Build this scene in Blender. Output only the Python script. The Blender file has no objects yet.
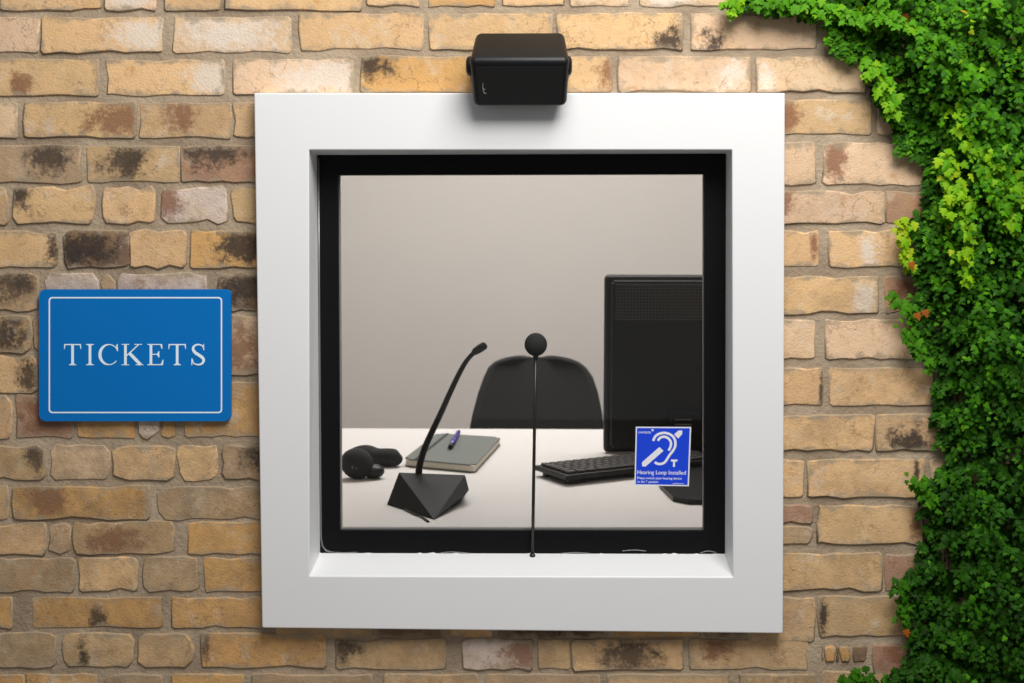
import bpy, bmesh, math, random
import numpy as np
from mathutils import Vector, Matrix, Euler

random.seed(7); rng = np.random.default_rng(11)
S = bpy.context.scene
COL = S.collection

# ------------------------------------------------------------------ camera, world, lamps, exposure
F = 1422.2
CAM = Vector((0.0, -2.49, 1.40))
EUL = Euler((math.radians(90 - 5.68), 0, math.radians(1.45)), 'XYZ')
cd = bpy.data.cameras.new('camera'); cam = bpy.data.objects.new('camera', cd); COL.objects.link(cam)
cam.location = CAM; cam.rotation_euler = EUL
cd.sensor_width = 36; cd.lens = 50; cd.clip_start = 0.05
cd.dof.use_dof = True; cd.dof.focus_distance = 2.46; cd.dof.aperture_fstop = 6.3
S.camera = cam
w = bpy.data.worlds.new('world'); S.world = w; w.use_nodes = True
w.node_tree.nodes['Background'].inputs[0].default_value = (0.94, 0.97, 1.0, 1)
w.node_tree.nodes['Background'].inputs[1].default_value = 0.225

def area_lamp(name, loc, target, size, watts, col, sy=None):
    d = bpy.data.lights.new(name, 'AREA'); d.energy = watts; d.color = col
    d.shape = 'RECTANGLE'; d.size = size; d.size_y = sy or size
    o = bpy.data.objects.new(name, d); COL.objects.link(o); o.location = loc
    o.rotation_euler = (Vector(target) - Vector(loc)).to_track_quat('-Z', 'Y').to_euler()
    return o
area_lamp('street_softlight', (0.42, -1.45, 3.0), (0.0, 0, 1.25), 1.25, 74, (1, 0.985, 0.96))
area_lamp('office_light', (0.0, 1.75, 2.58), (0.0, 2.3, 0), 1.6, 97, (1, 0.97, 0.95))
S.view_settings.view_transform = 'Standard'; S.view_settings.look = 'None'
S.view_settings.gamma = 1.0; S.view_settings.exposure = 0.0; S.view_settings.use_curve_mapping = False

# ------------------------------------------------------------------ helpers
RM = EUL.to_matrix()
def ray(px, py):
    return RM @ Vector(((px - 512) / F, -(py - 341.5) / F, -1))
def at(px, py, Y=0.0):
    d = ray(px, py); return CAM + d * ((Y - CAM.y) / d.y)
def atz(px, py, z):
    d = ray(px, py); return CAM + d * ((z - CAM.z) / d.z)
def lin(c):
    return tuple(((x / 255) / 12.92 if x / 255 < 0.04045 else ((x / 255 + 0.055) / 1.055) ** 2.4) for x in c[:3]) + (1,)

def mat(name, col, rough=0.5, noise=0, nscale=30, bump=0, bscale=200, metal=0, spec=0.5):
    m = bpy.data.materials.new(name); m.use_nodes = True
    nt = m.node_tree; b = nt.nodes['Principled BSDF']
    b.inputs['Base Color'].default_value = col; b.inputs['Roughness'].default_value = rough
    b.inputs['Metallic'].default_value = metal; b.inputs['Specular IOR Level'].default_value = spec
    tc = nt.nodes.new('ShaderNodeTexCoord')
    if noise:
        n = nt.nodes.new('ShaderNodeTexNoise'); n.inputs['Scale'].default_value = nscale; n.inputs['Detail'].default_value = 5
        nt.links.new(tc.outputs['Object'], n.inputs['Vector'])
        r = nt.nodes.new('ShaderNodeMapRange'); r.inputs[3].default_value = 1 - noise; r.inputs[4].default_value = 1 + noise
        nt.links.new(n.outputs['Fac'], r.inputs[0])
        v = nt.nodes.new('ShaderNodeVectorMath'); v.operation = 'SCALE'; v.inputs[0].default_value = col[:3]
        nt.links.new(r.outputs[0], v.inputs['Scale']); nt.links.new(v.outputs[0], b.inputs['Base Color'])
    if bump:
        n2 = nt.nodes.new('ShaderNodeTexNoise'); n2.inputs['Scale'].default_value = bscale; n2.inputs['Detail'].default_value = 4
        nt.links.new(tc.outputs['Object'], n2.inputs['Vector'])
        bp = nt.nodes.new('ShaderNodeBump'); bp.inputs['Strength'].default_value = bump; bp.inputs['Distance'].default_value = 0.002
        nt.links.new(n2.outputs['Fac'], bp.inputs['Height']); nt.links.new(bp.outputs[0], b.inputs['Normal'])
    return m

def link(name, me, m=None, parent=None):
    o = bpy.data.objects.new(name, me); COL.objects.link(o)
    if m is not None and not me.materials: me.materials.append(m)
    if parent is not None: o.parent = parent; o.matrix_parent_inverse = Matrix.Identity(4); o.location = -tloc(parent)
    return o
def tloc(o):
    return o.matrix_basis.translation + (tloc(o.parent) if o.parent else Vector((0, 0, 0)))
def me_of(name, verts, faces, smooth=False):
    me = bpy.data.meshes.new(name); me.from_pydata([tuple(v) for v in verts], [], faces); me.update()
    bm = bmesh.new(); bm.from_mesh(me); bmesh.ops.recalc_face_normals(bm, faces=bm.faces); bm.to_mesh(me); bm.free()
    if smooth: me.polygons.foreach_set('use_smooth', [True] * len(me.polygons))
    return me
def bm_obj(name, bm, m, parent=None, smooth=False):
    bmesh.ops.recalc_face_normals(bm, faces=bm.faces)
    me = bpy.data.meshes.new(name); bm.to_mesh(me); bm.free()
    if smooth: me.polygons.foreach_set('use_smooth', [True] * len(me.polygons))
    return link(name, me, m, parent)
def thing(name, label, cat, loc=(0, 0, 0), group=None):
    o = bpy.data.objects.new(name, None); COL.objects.link(o); o.location = loc; o.empty_display_size = 0.05
    return tag(o, label, cat, group)
def tag(o, label, cat=None, group=None, kind=None):
    o['label'] = label
    if cat: o['category'] = cat
    if group: o['group'] = group
    if kind: o['kind'] = kind
    return o

def add_box(bm, c, s, mtx=None, bev=0, seg=2):
    b2 = bmesh.new()
    bmesh.ops.create_cube(b2, size=1)
    for v in b2.verts: v.co = Vector((v.co.x * s[0], v.co.y * s[1], v.co.z * s[2]))
    if bev: bmesh.ops.bevel(b2, geom=list(b2.edges), offset=bev, segments=seg, profile=0.5, affect='EDGES')
    for v in b2.verts:
        p = v.co if mtx is None else mtx @ v.co
        v.co = p + Vector(c)
    join(bm, b2)
def join(bm, b2):
    vm = [bm.verts.new(v.co) for v in b2.verts]
    b2.verts.index_update()
    for f in b2.faces:
        nf = bm.faces.new([vm[v.index] for v in f.verts]); nf.smooth = f.smooth
    b2.free()
def add_tube(bm, pts, rad, n=12, caps=True):
    pts = [Vector(p) for p in pts]
    rad = rad if isinstance(rad, (list, tuple)) else [rad] * len(pts)
    rings = []; up = Vector((0.3, 0.7, 0.64))
    for i, p in enumerate(pts):
        t = (pts[min(i + 1, len(pts) - 1)] - pts[max(i - 1, 0)]).normalized()
        a = t.cross(up).normalized(); b = t.cross(a)
        rings.append([bm.verts.new(p + (a * math.cos(k * 2 * math.pi / n) + b * math.sin(k * 2 * math.pi / n)) * rad[i]) for k in range(n)])
    for r0, r1 in zip(rings, rings[1:]):
        for k in range(n):
            f = bm.faces.new((r0[k], r0[(k + 1) % n], r1[(k + 1) % n], r1[k])); f.smooth = True
    if caps: bm.faces.new(rings[0]); bm.faces.new(rings[-1])
def add_ball(bm, c, r, sx=1, sy=1, sz=1, mtx=None, seg=24):
    b2 = bmesh.new(); bmesh.ops.create_uvsphere(b2, u_segments=seg, v_segments=seg // 2, radius=r)
    for v in b2.verts:
        p = Vector((v.co.x * sx, v.co.y * sy, v.co.z * sz)); v.co = (mtx @ p if mtx else p) + Vector(c)
    for f in b2.faces: f.smooth = True
    join(bm, b2)
def add_prism(bm, poly, d):          # poly: 3d points, d: extrusion vector
    d = Vector(d)
    a = [bm.verts.new(Vector(p)) for p in poly]; b = [bm.verts.new(Vector(p) + d) for p in poly]
    n = len(a); bm.faces.new(a); bm.faces.new(b[::-1])
    for i in range(n): bm.faces.new((a[i], a[(i + 1) % n], b[(i + 1) % n], b[i]))
def spline(P, n=8):
    P = [Vector(p) for p in P]; out = []
    for i in range(len(P) - 1):
        p0 = P[max(i - 1, 0)]; p1 = P[i]; p2 = P[i + 1]; p3 = P[min(i + 2, len(P) - 1)]
        for k in range(n):
            t = k / n
            out.append(0.5 * ((2 * p1) + (p2 - p0) * t + (2 * p0 - 5 * p1 + 4 * p2 - p3) * t * t + (3 * p1 - p0 - 3 * p2 + p3) * t ** 3))
    return out + [P[-1]]

# ------------------------------------------------------------------ materials
M = {}
M['white'] = mat('white_painted_metal', (0.80, 0.80, 0.80, 1), 0.45, 0.02, 6, 0.05, 400)
M['blackframe'] = mat('black_powder_coat', (0.0065, 0.0062, 0.0068, 1), 0.42, 0.15, 8, 0.06, 600, 0, 0.12)
M['gasket'] = mat('grey_gasket', (0.22, 0.21, 0.20, 1), 0.4)
M['silver'] = mat('aluminium_edge', (0.28, 0.28, 0.28, 1), 0.35, metal=0.6)
M['smear'] = mat('dull_sealant', (0.26, 0.26, 0.27, 1), 0.6, 0.3, 300)
M['sealant'] = mat('white_sealant', (0.78, 0.78, 0.78, 1), 0.6, 0.05, 60, 0.4, 300)
M['spk'] = mat('black_speaker_plastic', (0.007, 0.007, 0.008, 1), 0.42, 0.1, 50, 0.12, 900, 0, 0.3)
M['grille'] = mat('black_perforated_grille', (0.0075, 0.0075, 0.008, 1), 0.5, 0.1, 50, 0.25, 1500)
M['emblem'] = mat('pale_grey_emblem', (0.35, 0.35, 0.36, 1), 0.3)
M['blue'] = mat('blue_enamel', lin((0, 112, 190)), 0.42, 0.03, 3, spec=0.25)
M['ice'] = mat('pale_blue_print', lin((232, 247, 255)), 0.5)
M['stickblue'] = mat('royal_blue_vinyl', lin((16, 66, 214)), 0.4)
M['stickwhite'] = mat('white_vinyl', (0.80, 0.80, 0.83, 1), 0.4)
M['rod'] = mat('dark_bronze_rod', (0.016, 0.014, 0.012, 1), 0.35)
M['foam'] = mat('black_foam', (0.012, 0.012, 0.012, 1), 0.85, 0.3, 300, 0.6, 900)
M['plaster'] = mat('warm_grey_plaster', (0.60, 0.565, 0.535, 1), 0.9, 0.03, 2.5, 0.05, 60)
M['roomfloor'] = mat('grey_carpet', (0.20, 0.19, 0.18, 1), 0.95, 0.15, 80)
M['ceil'] = mat('ceiling_paint', (0.75, 0.73, 0.70, 1), 0.9)
M['desk'] = mat('white_laminate', (0.60, 0.575, 0.555, 1), 0.8, 0.01, 5, spec=0.15)
M['desklegs'] = mat('grey_steel', (0.3, 0.3, 0.3, 1), 0.4, metal=0.5)
M['chair'] = mat('charcoal_shell', (0.009, 0.0082, 0.007, 1), 0.85, 0.15, 20, 0.15, 500)
M['black'] = mat('black_plastic', (0.007, 0.0065, 0.006, 1), 0.4, 0.1, 40, 0.08, 700, 0, 0.3)
M['blackgloss'] = mat('glossy_black_plastic', (0.006, 0.006, 0.0055, 1), 0.55, spec=0.15)
M['vent'] = mat('vent_ribs', (0.045, 0.042, 0.038, 1), 0.45)
M['keys'] = mat('black_keycaps', (0.030, 0.027, 0.024, 1), 0.5)
M['notebook'] = mat('grey_green_cover', lin((98, 103, 98)), 0.6, 0.06, 90, 0.1, 600)
M['paper'] = mat('cream_paper', (0.66, 0.60, 0.50, 1), 0.8, 0.08, 300)
M['elastic'] = mat('dark_elastic', (0.03, 0.035, 0.035, 1), 0.8)
M['pen'] = mat('violet_pen', lin((70, 58, 140)), 0.3)
M['pave'] = mat('grey_paving', (0.24, 0.23, 0.22, 1), 0.9, 0.2, 3, 0.3, 60)
M['stem'] = mat('brown_stem', (0.10, 0.065, 0.03, 1), 0.8, 0.2, 60, 0.4, 200)

def glass_mat():
    m = bpy.data.materials.new('window_glass'); m.use_nodes = True; nt = m.node_tree
    nt.nodes.remove(nt.nodes['Principled BSDF']); out = nt.nodes['Material Output']
    t = nt.nodes.new('ShaderNodeBsdfTransparent'); t.inputs[0].default_value = (0.97, 0.975, 0.97, 1)
    g = nt.nodes.new('ShaderNodeBsdfGlossy'); g.inputs['Roughness'].default_value = 0.0
    fr = nt.nodes.new('ShaderNodeFresnel'); fr.inputs[0].default_value = 1.45
    mx = nt.nodes.new('ShaderNodeMixShader')
    nt.links.new(fr.outputs[0], mx.inputs[0]); nt.links.new(t.outputs[0], mx.inputs[1]); nt.links.new(g.outputs[0], mx.inputs[2])
    nt.links.new(mx.outputs[0], out.inputs[0]); return m
M['glass'] = glass_mat()

def N(nt, t, **k):
    n = nt.nodes.new(t)
    for a, b in k.items(): setattr(n, a, b)
    return n
def brick_mat(name, attr_col):
    m = bpy.data.materials.new(name); m.use_nodes = True; nt = m.node_tree; L = nt.links.new
    b = nt.nodes['Principled BSDF']; b.inputs['Roughness'].default_value = 0.88; b.inputs['Specular IOR Level'].default_value = 0.25
    tc = N(nt, 'ShaderNodeTexCoord'); oi = N(nt, 'ShaderNodeObjectInfo')
    sc = N(nt, 'ShaderNodeVectorMath', operation='SCALE'); sc.inputs[0].default_value = (37, 91, 53); L(oi.outputs['Random'], sc.inputs['Scale'])
    ad = N(nt, 'ShaderNodeVectorMath', operation='ADD'); L(tc.outputs['Object'], ad.inputs[0]); L(sc.outputs[0], ad.inputs[1])
    def noise(s, d=5, r=0.6):
        n = N(nt, 'ShaderNodeTexNoise'); n.inputs['Scale'].default_value = s; n.inputs['Detail'].default_value = d; n.inputs['Roughness'].default_value = r
        L(ad.outputs[0], n.inputs['Vector']); return n.outputs['Fac']
    def mrange(src, a, b_, c, d):
        r = N(nt, 'ShaderNodeMapRange'); r.interpolation_type = 'SMOOTHSTEP'
        for i, v in enumerate((a, b_, c, d)): r.inputs[i + 1].default_value = v
        L(src, r.inputs[0]); return r.outputs[0]
    if attr_col:
        at_ = N(nt, 'ShaderNodeAttribute', attribute_name='tone'); col = at_.outputs['Color']
    else: col = oi.outputs['Color']
    def mixc(fac, a, bcol, blend='MIX'):
        x = N(nt, 'ShaderNodeMix', data_type='RGBA', blend_type=blend)
        L(fac, x.inputs[0]); L(a, x.inputs[6])
        if isinstance(bcol, tuple): x.inputs[7].default_value = bcol
        else: L(bcol, x.inputs[7])
        return x.outputs[2]
    # soft tonal drift, orange flashes, pale bloom, pitting
    col = mixc(mrange(noise(14, 4), 0.42, 0.74, 0, 0.34), col, (0.62, 0.38, 0.16, 1))
    col = mixc(mrange(noise(26, 6, 0.68), 0.52, 0.72, 0, 0.62), col, (0.70, 0.58, 0.44, 1))
    col = mixc(mrange(noise(75, 7, 0.75), 0.53, 0.72, 0, 0.55), col, (0.27, 0.155, 0.075, 1))
    col = mixc(mrange(noise(32, 5, 0.65), 0.60, 0.74, 0, 0.6), col, (0.52, 0.24, 0.075, 1))
    ck = N(nt, 'ShaderNodeMath', operation='ABSOLUTE'); cs = N(nt, 'ShaderNodeMath', operation='SUBTRACT'); L(noise(17, 4, 0.58), cs.inputs[0]); cs.inputs[1].default_value = 0.47; L(cs.outputs[0], ck.inputs[0])
    cm = N(nt, 'ShaderNodeMath', operation='MULTIPLY'); L(mrange(ck.outputs[0], 0.002, 0.014, 0.42, 0), cm.inputs[0]); L(mrange(noise(11, 2), 0.46, 0.60, 0, 1), cm.inputs[1])
    col = mixc(cm.outputs[0], col, (0.16, 0.085, 0.045, 1))
    sep = N(nt, 'ShaderNodeSeparateXYZ'); L(tc.outputs['Generated'], sep.inputs[0])
    edge_n = noise(38, 6, 0.65); fine_n = noise(160, 5, 0.7)
    if not attr_col:
        for nm, cc, lo, amt in (('red_stain', (0.225, 0.085, 0.042, 1), 0.75, 0.80), ('white_stain', (0.78, 0.67, 0.56, 1), 0.72, 0.85), ('dark_stain', (0.035, 0.027, 0.024, 1), 0.8, 0.93)):
            a = N(nt, 'ShaderNodeAttribute', attribute_name=nm, attribute_type='OBJECT')
            s = N(nt, 'ShaderNodeSeparateXYZ'); L(a.outputs['Vector'], s.inputs[0])
            def mth(op, x, y):
                q = N(nt, 'ShaderNodeMath', operation=op)
                for i, v in enumerate((x, y)):
                    if isinstance(v, (int, float)): q.inputs[i].default_value = v
                    else: L(v, q.inputs[i])
                return q.outputs[0]
            rx = mth('MAXIMUM', s.outputs[2], 0.002)
            du = mth('DIVIDE', mth('SUBTRACT', sep.outputs[0], s.outputs[0]), rx)
            dv = mth('DIVIDE', mth('SUBTRACT', sep.outputs[2], s.outputs[1]), 0.62)
            dist = mth('SQRT', mth('ADD', mth('MULTIPLY', du, du), mth('MULTIPLY', dv, dv)), 0)
            dist = mth('ADD', dist, mth('MULTIPLY', mth('SUBTRACT', edge_n, 0.5), 2.6))
            dist = mth('ADD', dist, mth('MULTIPLY', mth('SUBTRACT', fine_n, 0.5), 1.7))
            col = mixc(mrange(dist, lo - 0.48, lo + 0.42, amt, 0), col, cc)
    # soot film (per brick) and mortar smeared over the arrises
    def mm(op, x, y):
        q = N(nt, 'ShaderNodeMath', operation=op)
        for i, v in enumerate((x, y)):
            if isinstance(v, (int, float)): q.inputs[i].default_value = v
            else: L(v, q.inputs[i])
        return q.outputs[0]
    if not attr_col:
        ga = N(nt, 'ShaderNodeAttribute', attribute_name='grime', attribute_type='OBJECT')
        gf = mm('MULTIPLY', ga.outputs['Fac'], mrange(noise(20, 6, 0.68), 0.36, 0.66, 0.12, 1.15))
        col = mixc(gf, col, (0.22, 0.145, 0.085, 1))
        ev = mm('SUBTRACT', 1.0, mm('MULTIPLY', mm('ABSOLUTE', mm('SUBTRACT', sep.outputs[2], 0.5), 0), 2.0))
        eu = mm('MULTIPLY', mm('SUBTRACT', 1.0, mm('MULTIPLY', mm('ABSOLUTE', mm('SUBTRACT', sep.outputs[0], 0.5), 0), 2.0)), 3.2)
        e_ = mm('ADD', mm('MINIMUM', ev, eu), mm('MULTIPLY', mm('SUBTRACT', edge_n, 0.5), 1.5))
        col = mixc(mrange(e_, -0.02, 0.34, 0.85, 0), col, (0.36, 0.28, 0.19, 1))
    L(col, b.inputs['Base Color'])
    bp = N(nt, 'ShaderNodeBump'); bp.inputs['Strength'].default_value = 0.34; bp.inputs['Distance'].default_value = 0.004
    sm = N(nt, 'ShaderNodeMath', operation='ADD'); L(noise(55, 6, 0.62), sm.inputs[0]); L(noise(260, 3), sm.inputs[1])
    L(sm.outputs[0], bp.inputs['Height']); L(bp.outputs[0], b.inputs['Normal'])
    return m
M['brick'] = brick_mat('stock_brick', False); M['brickfar'] = brick_mat('stock_brick_joined', True)

def mortar_mat():
    m = mat('lime_mortar', (0.33, 0.27, 0.20, 1), 0.95); nt = m.node_tree; L = nt.links.new; b = nt.nodes['Principled BSDF']
    tc = N(nt, 'ShaderNodeTexCoord')
    n = N(nt, 'ShaderNodeTexNoise'); n.inputs['Scale'].default_value = 9; n.inputs['Detail'].default_value = 8; L(tc.outputs['Object'], n.inputs['Vector'])
    cr = N(nt, 'ShaderNodeValToRGB'); cr.color_ramp.elements[0].color = (0.27, 0.195, 0.13, 1); cr.color_ramp.elements[1].color = (0.50, 0.395, 0.275, 1)
    cr.color_ramp.elements[0].position = 0.3; cr.color_ramp.elements[1].position = 0.72
    L(n.outputs['Fac'], cr.inputs[0]); L(cr.outputs[0], b.inputs['Base Color'])
    n2 = N(nt, 'ShaderNodeTexNoise'); n2.inputs['Scale'].default_value = 150; n2.inputs['Detail'].default_value = 5; L(tc.outputs['Object'], n2.inputs['Vector'])
    bp = N(nt, 'ShaderNodeBump'); bp.inputs['Strength'].default_value = 0.7; bp.inputs['Distance'].default_value = 0.004
    L(n2.outputs['Fac'], bp.inputs['Height']); L(bp.outputs[0], b.inputs['Normal']); return m
M['mortar'] = mortar_mat()

def leaf_mat():
    m = bpy.data.materials.new('ivy_leaf'); m.use_nodes = True; nt = m.node_tree; L = nt.links.new
    b = nt.nodes['Principled BSDF']; out = nt.nodes['Material Output']
    b.inputs['Roughness'].default_value = 0.55; b.inputs['Specular IOR Level'].default_value = 0.12
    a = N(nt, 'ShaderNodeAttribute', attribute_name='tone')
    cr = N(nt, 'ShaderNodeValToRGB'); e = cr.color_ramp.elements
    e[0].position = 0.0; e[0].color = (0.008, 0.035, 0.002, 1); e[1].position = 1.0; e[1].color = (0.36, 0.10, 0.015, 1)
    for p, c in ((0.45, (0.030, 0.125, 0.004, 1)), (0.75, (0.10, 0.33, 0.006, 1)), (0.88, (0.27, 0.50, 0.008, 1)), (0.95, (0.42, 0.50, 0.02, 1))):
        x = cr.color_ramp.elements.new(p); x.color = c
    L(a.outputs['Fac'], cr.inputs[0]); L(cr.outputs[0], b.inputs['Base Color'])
    t = N(nt, 'ShaderNodeBsdfTranslucent'); L(cr.outputs[0], t.inputs[0])
    mx = N(nt, 'ShaderNodeMixShader'); mx.inputs[0].default_value = 0.28
    L(b.outputs[0], mx.inputs[1]); L(t.outputs[0], mx.inputs[2]); L(mx.outputs[0], out.inputs[0]); return m
M['leaf'] = leaf_mat()

# ------------------------------------------------------------------ setting: ground, office shell
bm = bmesh.new(); add_box(bm, (0, -3.15, -0.05), (9, 6.5, 0.1))
tag(bm_obj('pavement', bm, M['pave']), 'grey paving in front of the ticket window', 'pavement', kind='structure')
def slab(name, c, s, m, label):
    bm = bmesh.new(); add_box(bm, c, s); tag(bm_obj(name, bm, m), label, kind='structure')
slab('floor', (0.1, 1.58, -0.05), (3.6, 2.84, 0.1), M['roomfloor'], 'dark carpet floor of the ticket office')
slab('ceiling', (0.1, 1.58, 2.66), (3.6, 2.84, 0.1), M['ceil'], 'pale ceiling of the ticket office')
slab('wall_back', (0.1, 3.05, 1.3), (3.6, 0.1, 2.62), M['plaster'], 'plain warm grey back wall of the ticket office')
slab('wall_left', (-1.75, 1.58, 1.3), (0.1, 2.84, 2.62), M['plaster'], 'plain side wall of the office beside the headset end of the desk')
slab('wall_right', (1.95, 1.58, 1.3), (0.1, 2.84, 2.62), M['plaster'], 'plain side wall of the office beside the monitor end of the desk')

# ------------------------------------------------------------------ brick wall
FACE = -0.032          # face of the white surround
GY = 0.052             # face of the black window frame
def ringpts(px, Y): return [at(x, y, Y) for x, y in px]
OUT = [(254, 93), (785, 93), (783, 633.5), (262, 628)]
hole = ringpts([(300, 142), (741, 142), (741, 585), (300, 585)], 0.0028)
X0, X1, Z0, Z1 = -2.6, 2.6, 0.0, 2.75
def holed(hole, Y0, Y1):
    o = [Vector((X0, Y0, Z1)), Vector((X1, Y0, Z1)), Vector((X1, Y0, Z0)), Vector((X0, Y0, Z0))]
    v = o + list(hole) + [Vector((p.x, Y1, p.z)) for p in o] + [Vector((p.x, Y1, p.z)) for p in hole]
    f = []
    for i in range(4):
        j = (i + 1) % 4
        f += [(i, j, 4 + j, 4 + i), (8 + i, 8 + j, 12 + j, 12 + i), (i, j, 8 + j, 8 + i), (4 + i, 4 + j, 12 + j, 12 + i)]
    return v, f
v, f = holed(hole, 0.0028, 0.13)
wall = link('wall_front', me_of('wall_front', v, f), M['mortar'])
tag(wall, 'weathered yellow stock brick wall with grey mortar joints', 'wall', kind='structure')

TON = {'Y': (228, 188, 132), 'P': (230, 196, 152), 'O': (214, 166, 100), 'G': (188, 160, 120), 'R': (176, 136, 106), 'K': (120, 96, 74), 'W': (222, 202, 178), 'T': (206, 172, 122)}
# course: (y0, y1, [(x0, x1, tone, stain...)]), stain: letter, u, v, half-width   (u from left, v from bottom, 0..1)
L_ = [
 (-26, 10, [(0, 102, 'Y'), (105, 156, 'P', 'w.5.5.5'), (164, 220, 'Y'), (226, 362, 'Y')]),
 (-28, 6, [(367, 420, 'Y'), (427, 495, 'O'), (503, 564, 'Y'), (570, 629, 'P'), (640, 730, 'P', 'w.3.3.3'), (738, 820, 'P')]),
 (17, 52, [(-80, 39, 'P'), (42, 162, 'Y', 'w.85.5.3'), (173, 291, 'P', 'w.5.5.6')]),
 (14, 49, [(299, 423, 'Y'), (428, 552, 'Y'), (558, 683, 'Y', 'd.9.12.16', ), (690, 817, 'P', 'd.18.0.12')]),
 (60, 95, [(-20, 99, 'Y', 'r.35.2.1'), (107, 225, 'Y', 'w.88.5.25'), (233, 353, 'P', 'w.75.5.45')]),
 (57, 92, [(361, 475, 'O', 'd.1.85.22'), (482, 612, 'Y', 'r.97.5.1'), (619, 751, 'P', 'w.85.55.12'), (757, 866, 'P', 'w.1.4.1')]),
 (103, 137, [(-60, 17, 'P'), (24, 136, 'Y', 'r.85.55.35'), (139, 231, 'T', 'r.45.7.2'), (234, 262, 'T')]),
 (146, 182, [(-40, 81, 'G', 'd.75.75.2'), (86, 180, 'T', 'd.42.6.28'), (181, 263, 'R', 'd.4.95.45')]),
 (188, 223, [(-60, 9, 'T'), (12, 95, 'Y', 'd.1.9.15'), (102, 154, 'Y'), (160, 226, 'W', 'r.1.6.25'), (233, 263, 'T')]),
 (231, 268, [(-50, 56, 'Y', 'd.98.5.1'), (64, 130, 'K', 'd.3.5.6'), (131, 186, 'Y'), (191, 263, 'O', 'd.75.6.45')]),
 (274, 311, [(-60, 37, 'T', 'd.75.8.3'), (45, 98, 'W'), (100, 115, 'G'), (118, 206, 'W', 'r.3.2.3'), (217, 264, 'K', 'd.6.6.6')]),
 (316, 353, [(-60, 31, 'T', 'd.75.5.2'), (33, 100, 'T'), (105, 180, 'T')]),
 (356, 392, [(-80, 38, 'Y', 'd.9.4.1'), (45, 100, 'T'), (105, 180, 'T')]),
 (316, 375, [(186, 264, 'P', 'r.7.35.3')]), (383, 438, [(184, 264, 'O')]),
 (396, 438, [(-60, 11, 'Y'), (16, 73, 'R', 'r.5.5.5'), (77, 135, 'O'), (138, 157, 'W'), (161, 175, 'O')]),
 (446, 480, [(-50, 45, 'T', 'd.9.8.12'), (50, 110, 'P'), (113, 174, 'Y'), (178, 218, 'Y'), (222, 265, 'G', 'd.65.75.3')]),
 (487, 519, [(-80, 10, 'T'), (13, 150, 'O', 'r.27.6.2'), (158, 266, 'G')]),
 (523, 554, [(-60, 47, 'Y'), (50, 70, 'G'), (72, 174, 'T', 'r.4.35.3'), (188, 266, 'O', 'd.98.5.05')]),
 (558, 591, [(-20, 75, 'G'), (79, 138, 'Y'), (143, 199, 'G'), (204, 268, 'O')]),
 (598, 627, [(-70, 12, 'O'), (32, 162, 'O', 'd.5.05.08'), (172, 270, 'O')]),
 (634, 667, [(-60, 56, 'G'), (63, 133, 'T', 'd.3.3.1'), (138, 193, 'T'), (201, 326, 'O', 'd.03.7.05')]),
 (604, 637, [(275, 372, 'T'), (380, 440, 'K'), (450, 492, 'O'), (500, 608, 'K', 'd.5.4.5'), (616, 700, 'O'), (706, 742, 'K')]),
 (640, 669, [(335, 446, 'T', 'd.05.8.2'), (463, 533, 'W', 'r.9.5.4'), (538, 570, 'T'), (573, 683, 'Y', 'd.5.55.28'), (689, 808, 'T', 'r.25.8.2')]),
 (675, 708, [(-50, 24, 'O'), (27, 97, 'O'), (106, 164, 'G'), (172, 243, 'O'), (252, 372, 'G'), (384, 478, 'T'), (486, 600, 'G'), (608, 730, 'T'), (738, 815, 'T')]),
 # beside the ivy
 (100, 134, [(778, 872, 'T', 'r.1.5.18'), (878, 960, 'P')]),
 (143, 184, [(778, 815, 'P'), (823, 924, 'P', 'r.12.6.12'), (930, 1000, 'P')]),
 (192, 223, [(778, 884, 'P', 'r.1.7.1'), (886, 926, 'R'), (932, 1000, 'P')]),
 (231, 267, [(778, 819, 'Y', 'r.85.6.12'), (829, 908, 'Y', 'w.5.5.13'), (916, 1000, 'P')]),
 (277, 313, [(778, 879, 'Y', 'w.85.4.12'), (885, 925, 'R', 'r.5.5.5'), (932, 1000, 'P')]),
 (320, 359, [(778, 814, 'P'), (826, 922, 'P'), (930, 1000, 'P')]),
 (369, 405, [(778, 823, 'Y', 'd.95.4.06'), (829, 934, 'Y'), (940, 1010, 'P')]),
 (415, 450, [(778, 873, 'Y'), (876, 942, 'T', 'd.5.15.4'), (950, 1010, 'P')]),
 (460, 497, [(778, 803, 'Y'), (808, 925, 'Y', 'd.92.8.03'), (932, 1010, 'P')]),
 (506, 523, [(778, 812, 'R')]), (527, 544, [(778, 811, 'G')]), (506, 544, [(817, 922, 'Y', 'r.95.6.08'), (930, 1010, 'P')]),
 (554, 590, [(778, 881, 'Y'), (885, 925, 'R'), (932, 1010, 'P')]),
 (597, 642, [(748, 814, 'T')]), (597, 636, [(819, 908, 'T', 'd.07.45.07'), (915, 1010, 'P')]),
 (646, 662, [(822, 824, 'K'), (825, 835, 'O'), (836.5, 838.5, 'K'), (840, 850, 'O'), (852, 867, 'K')]), (646, 674, [(872, 925, 'R', 'r.5.8.5')]), (672, 708, [(822, 868, 'T'), (875, 940, 'T')]),
]
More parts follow.
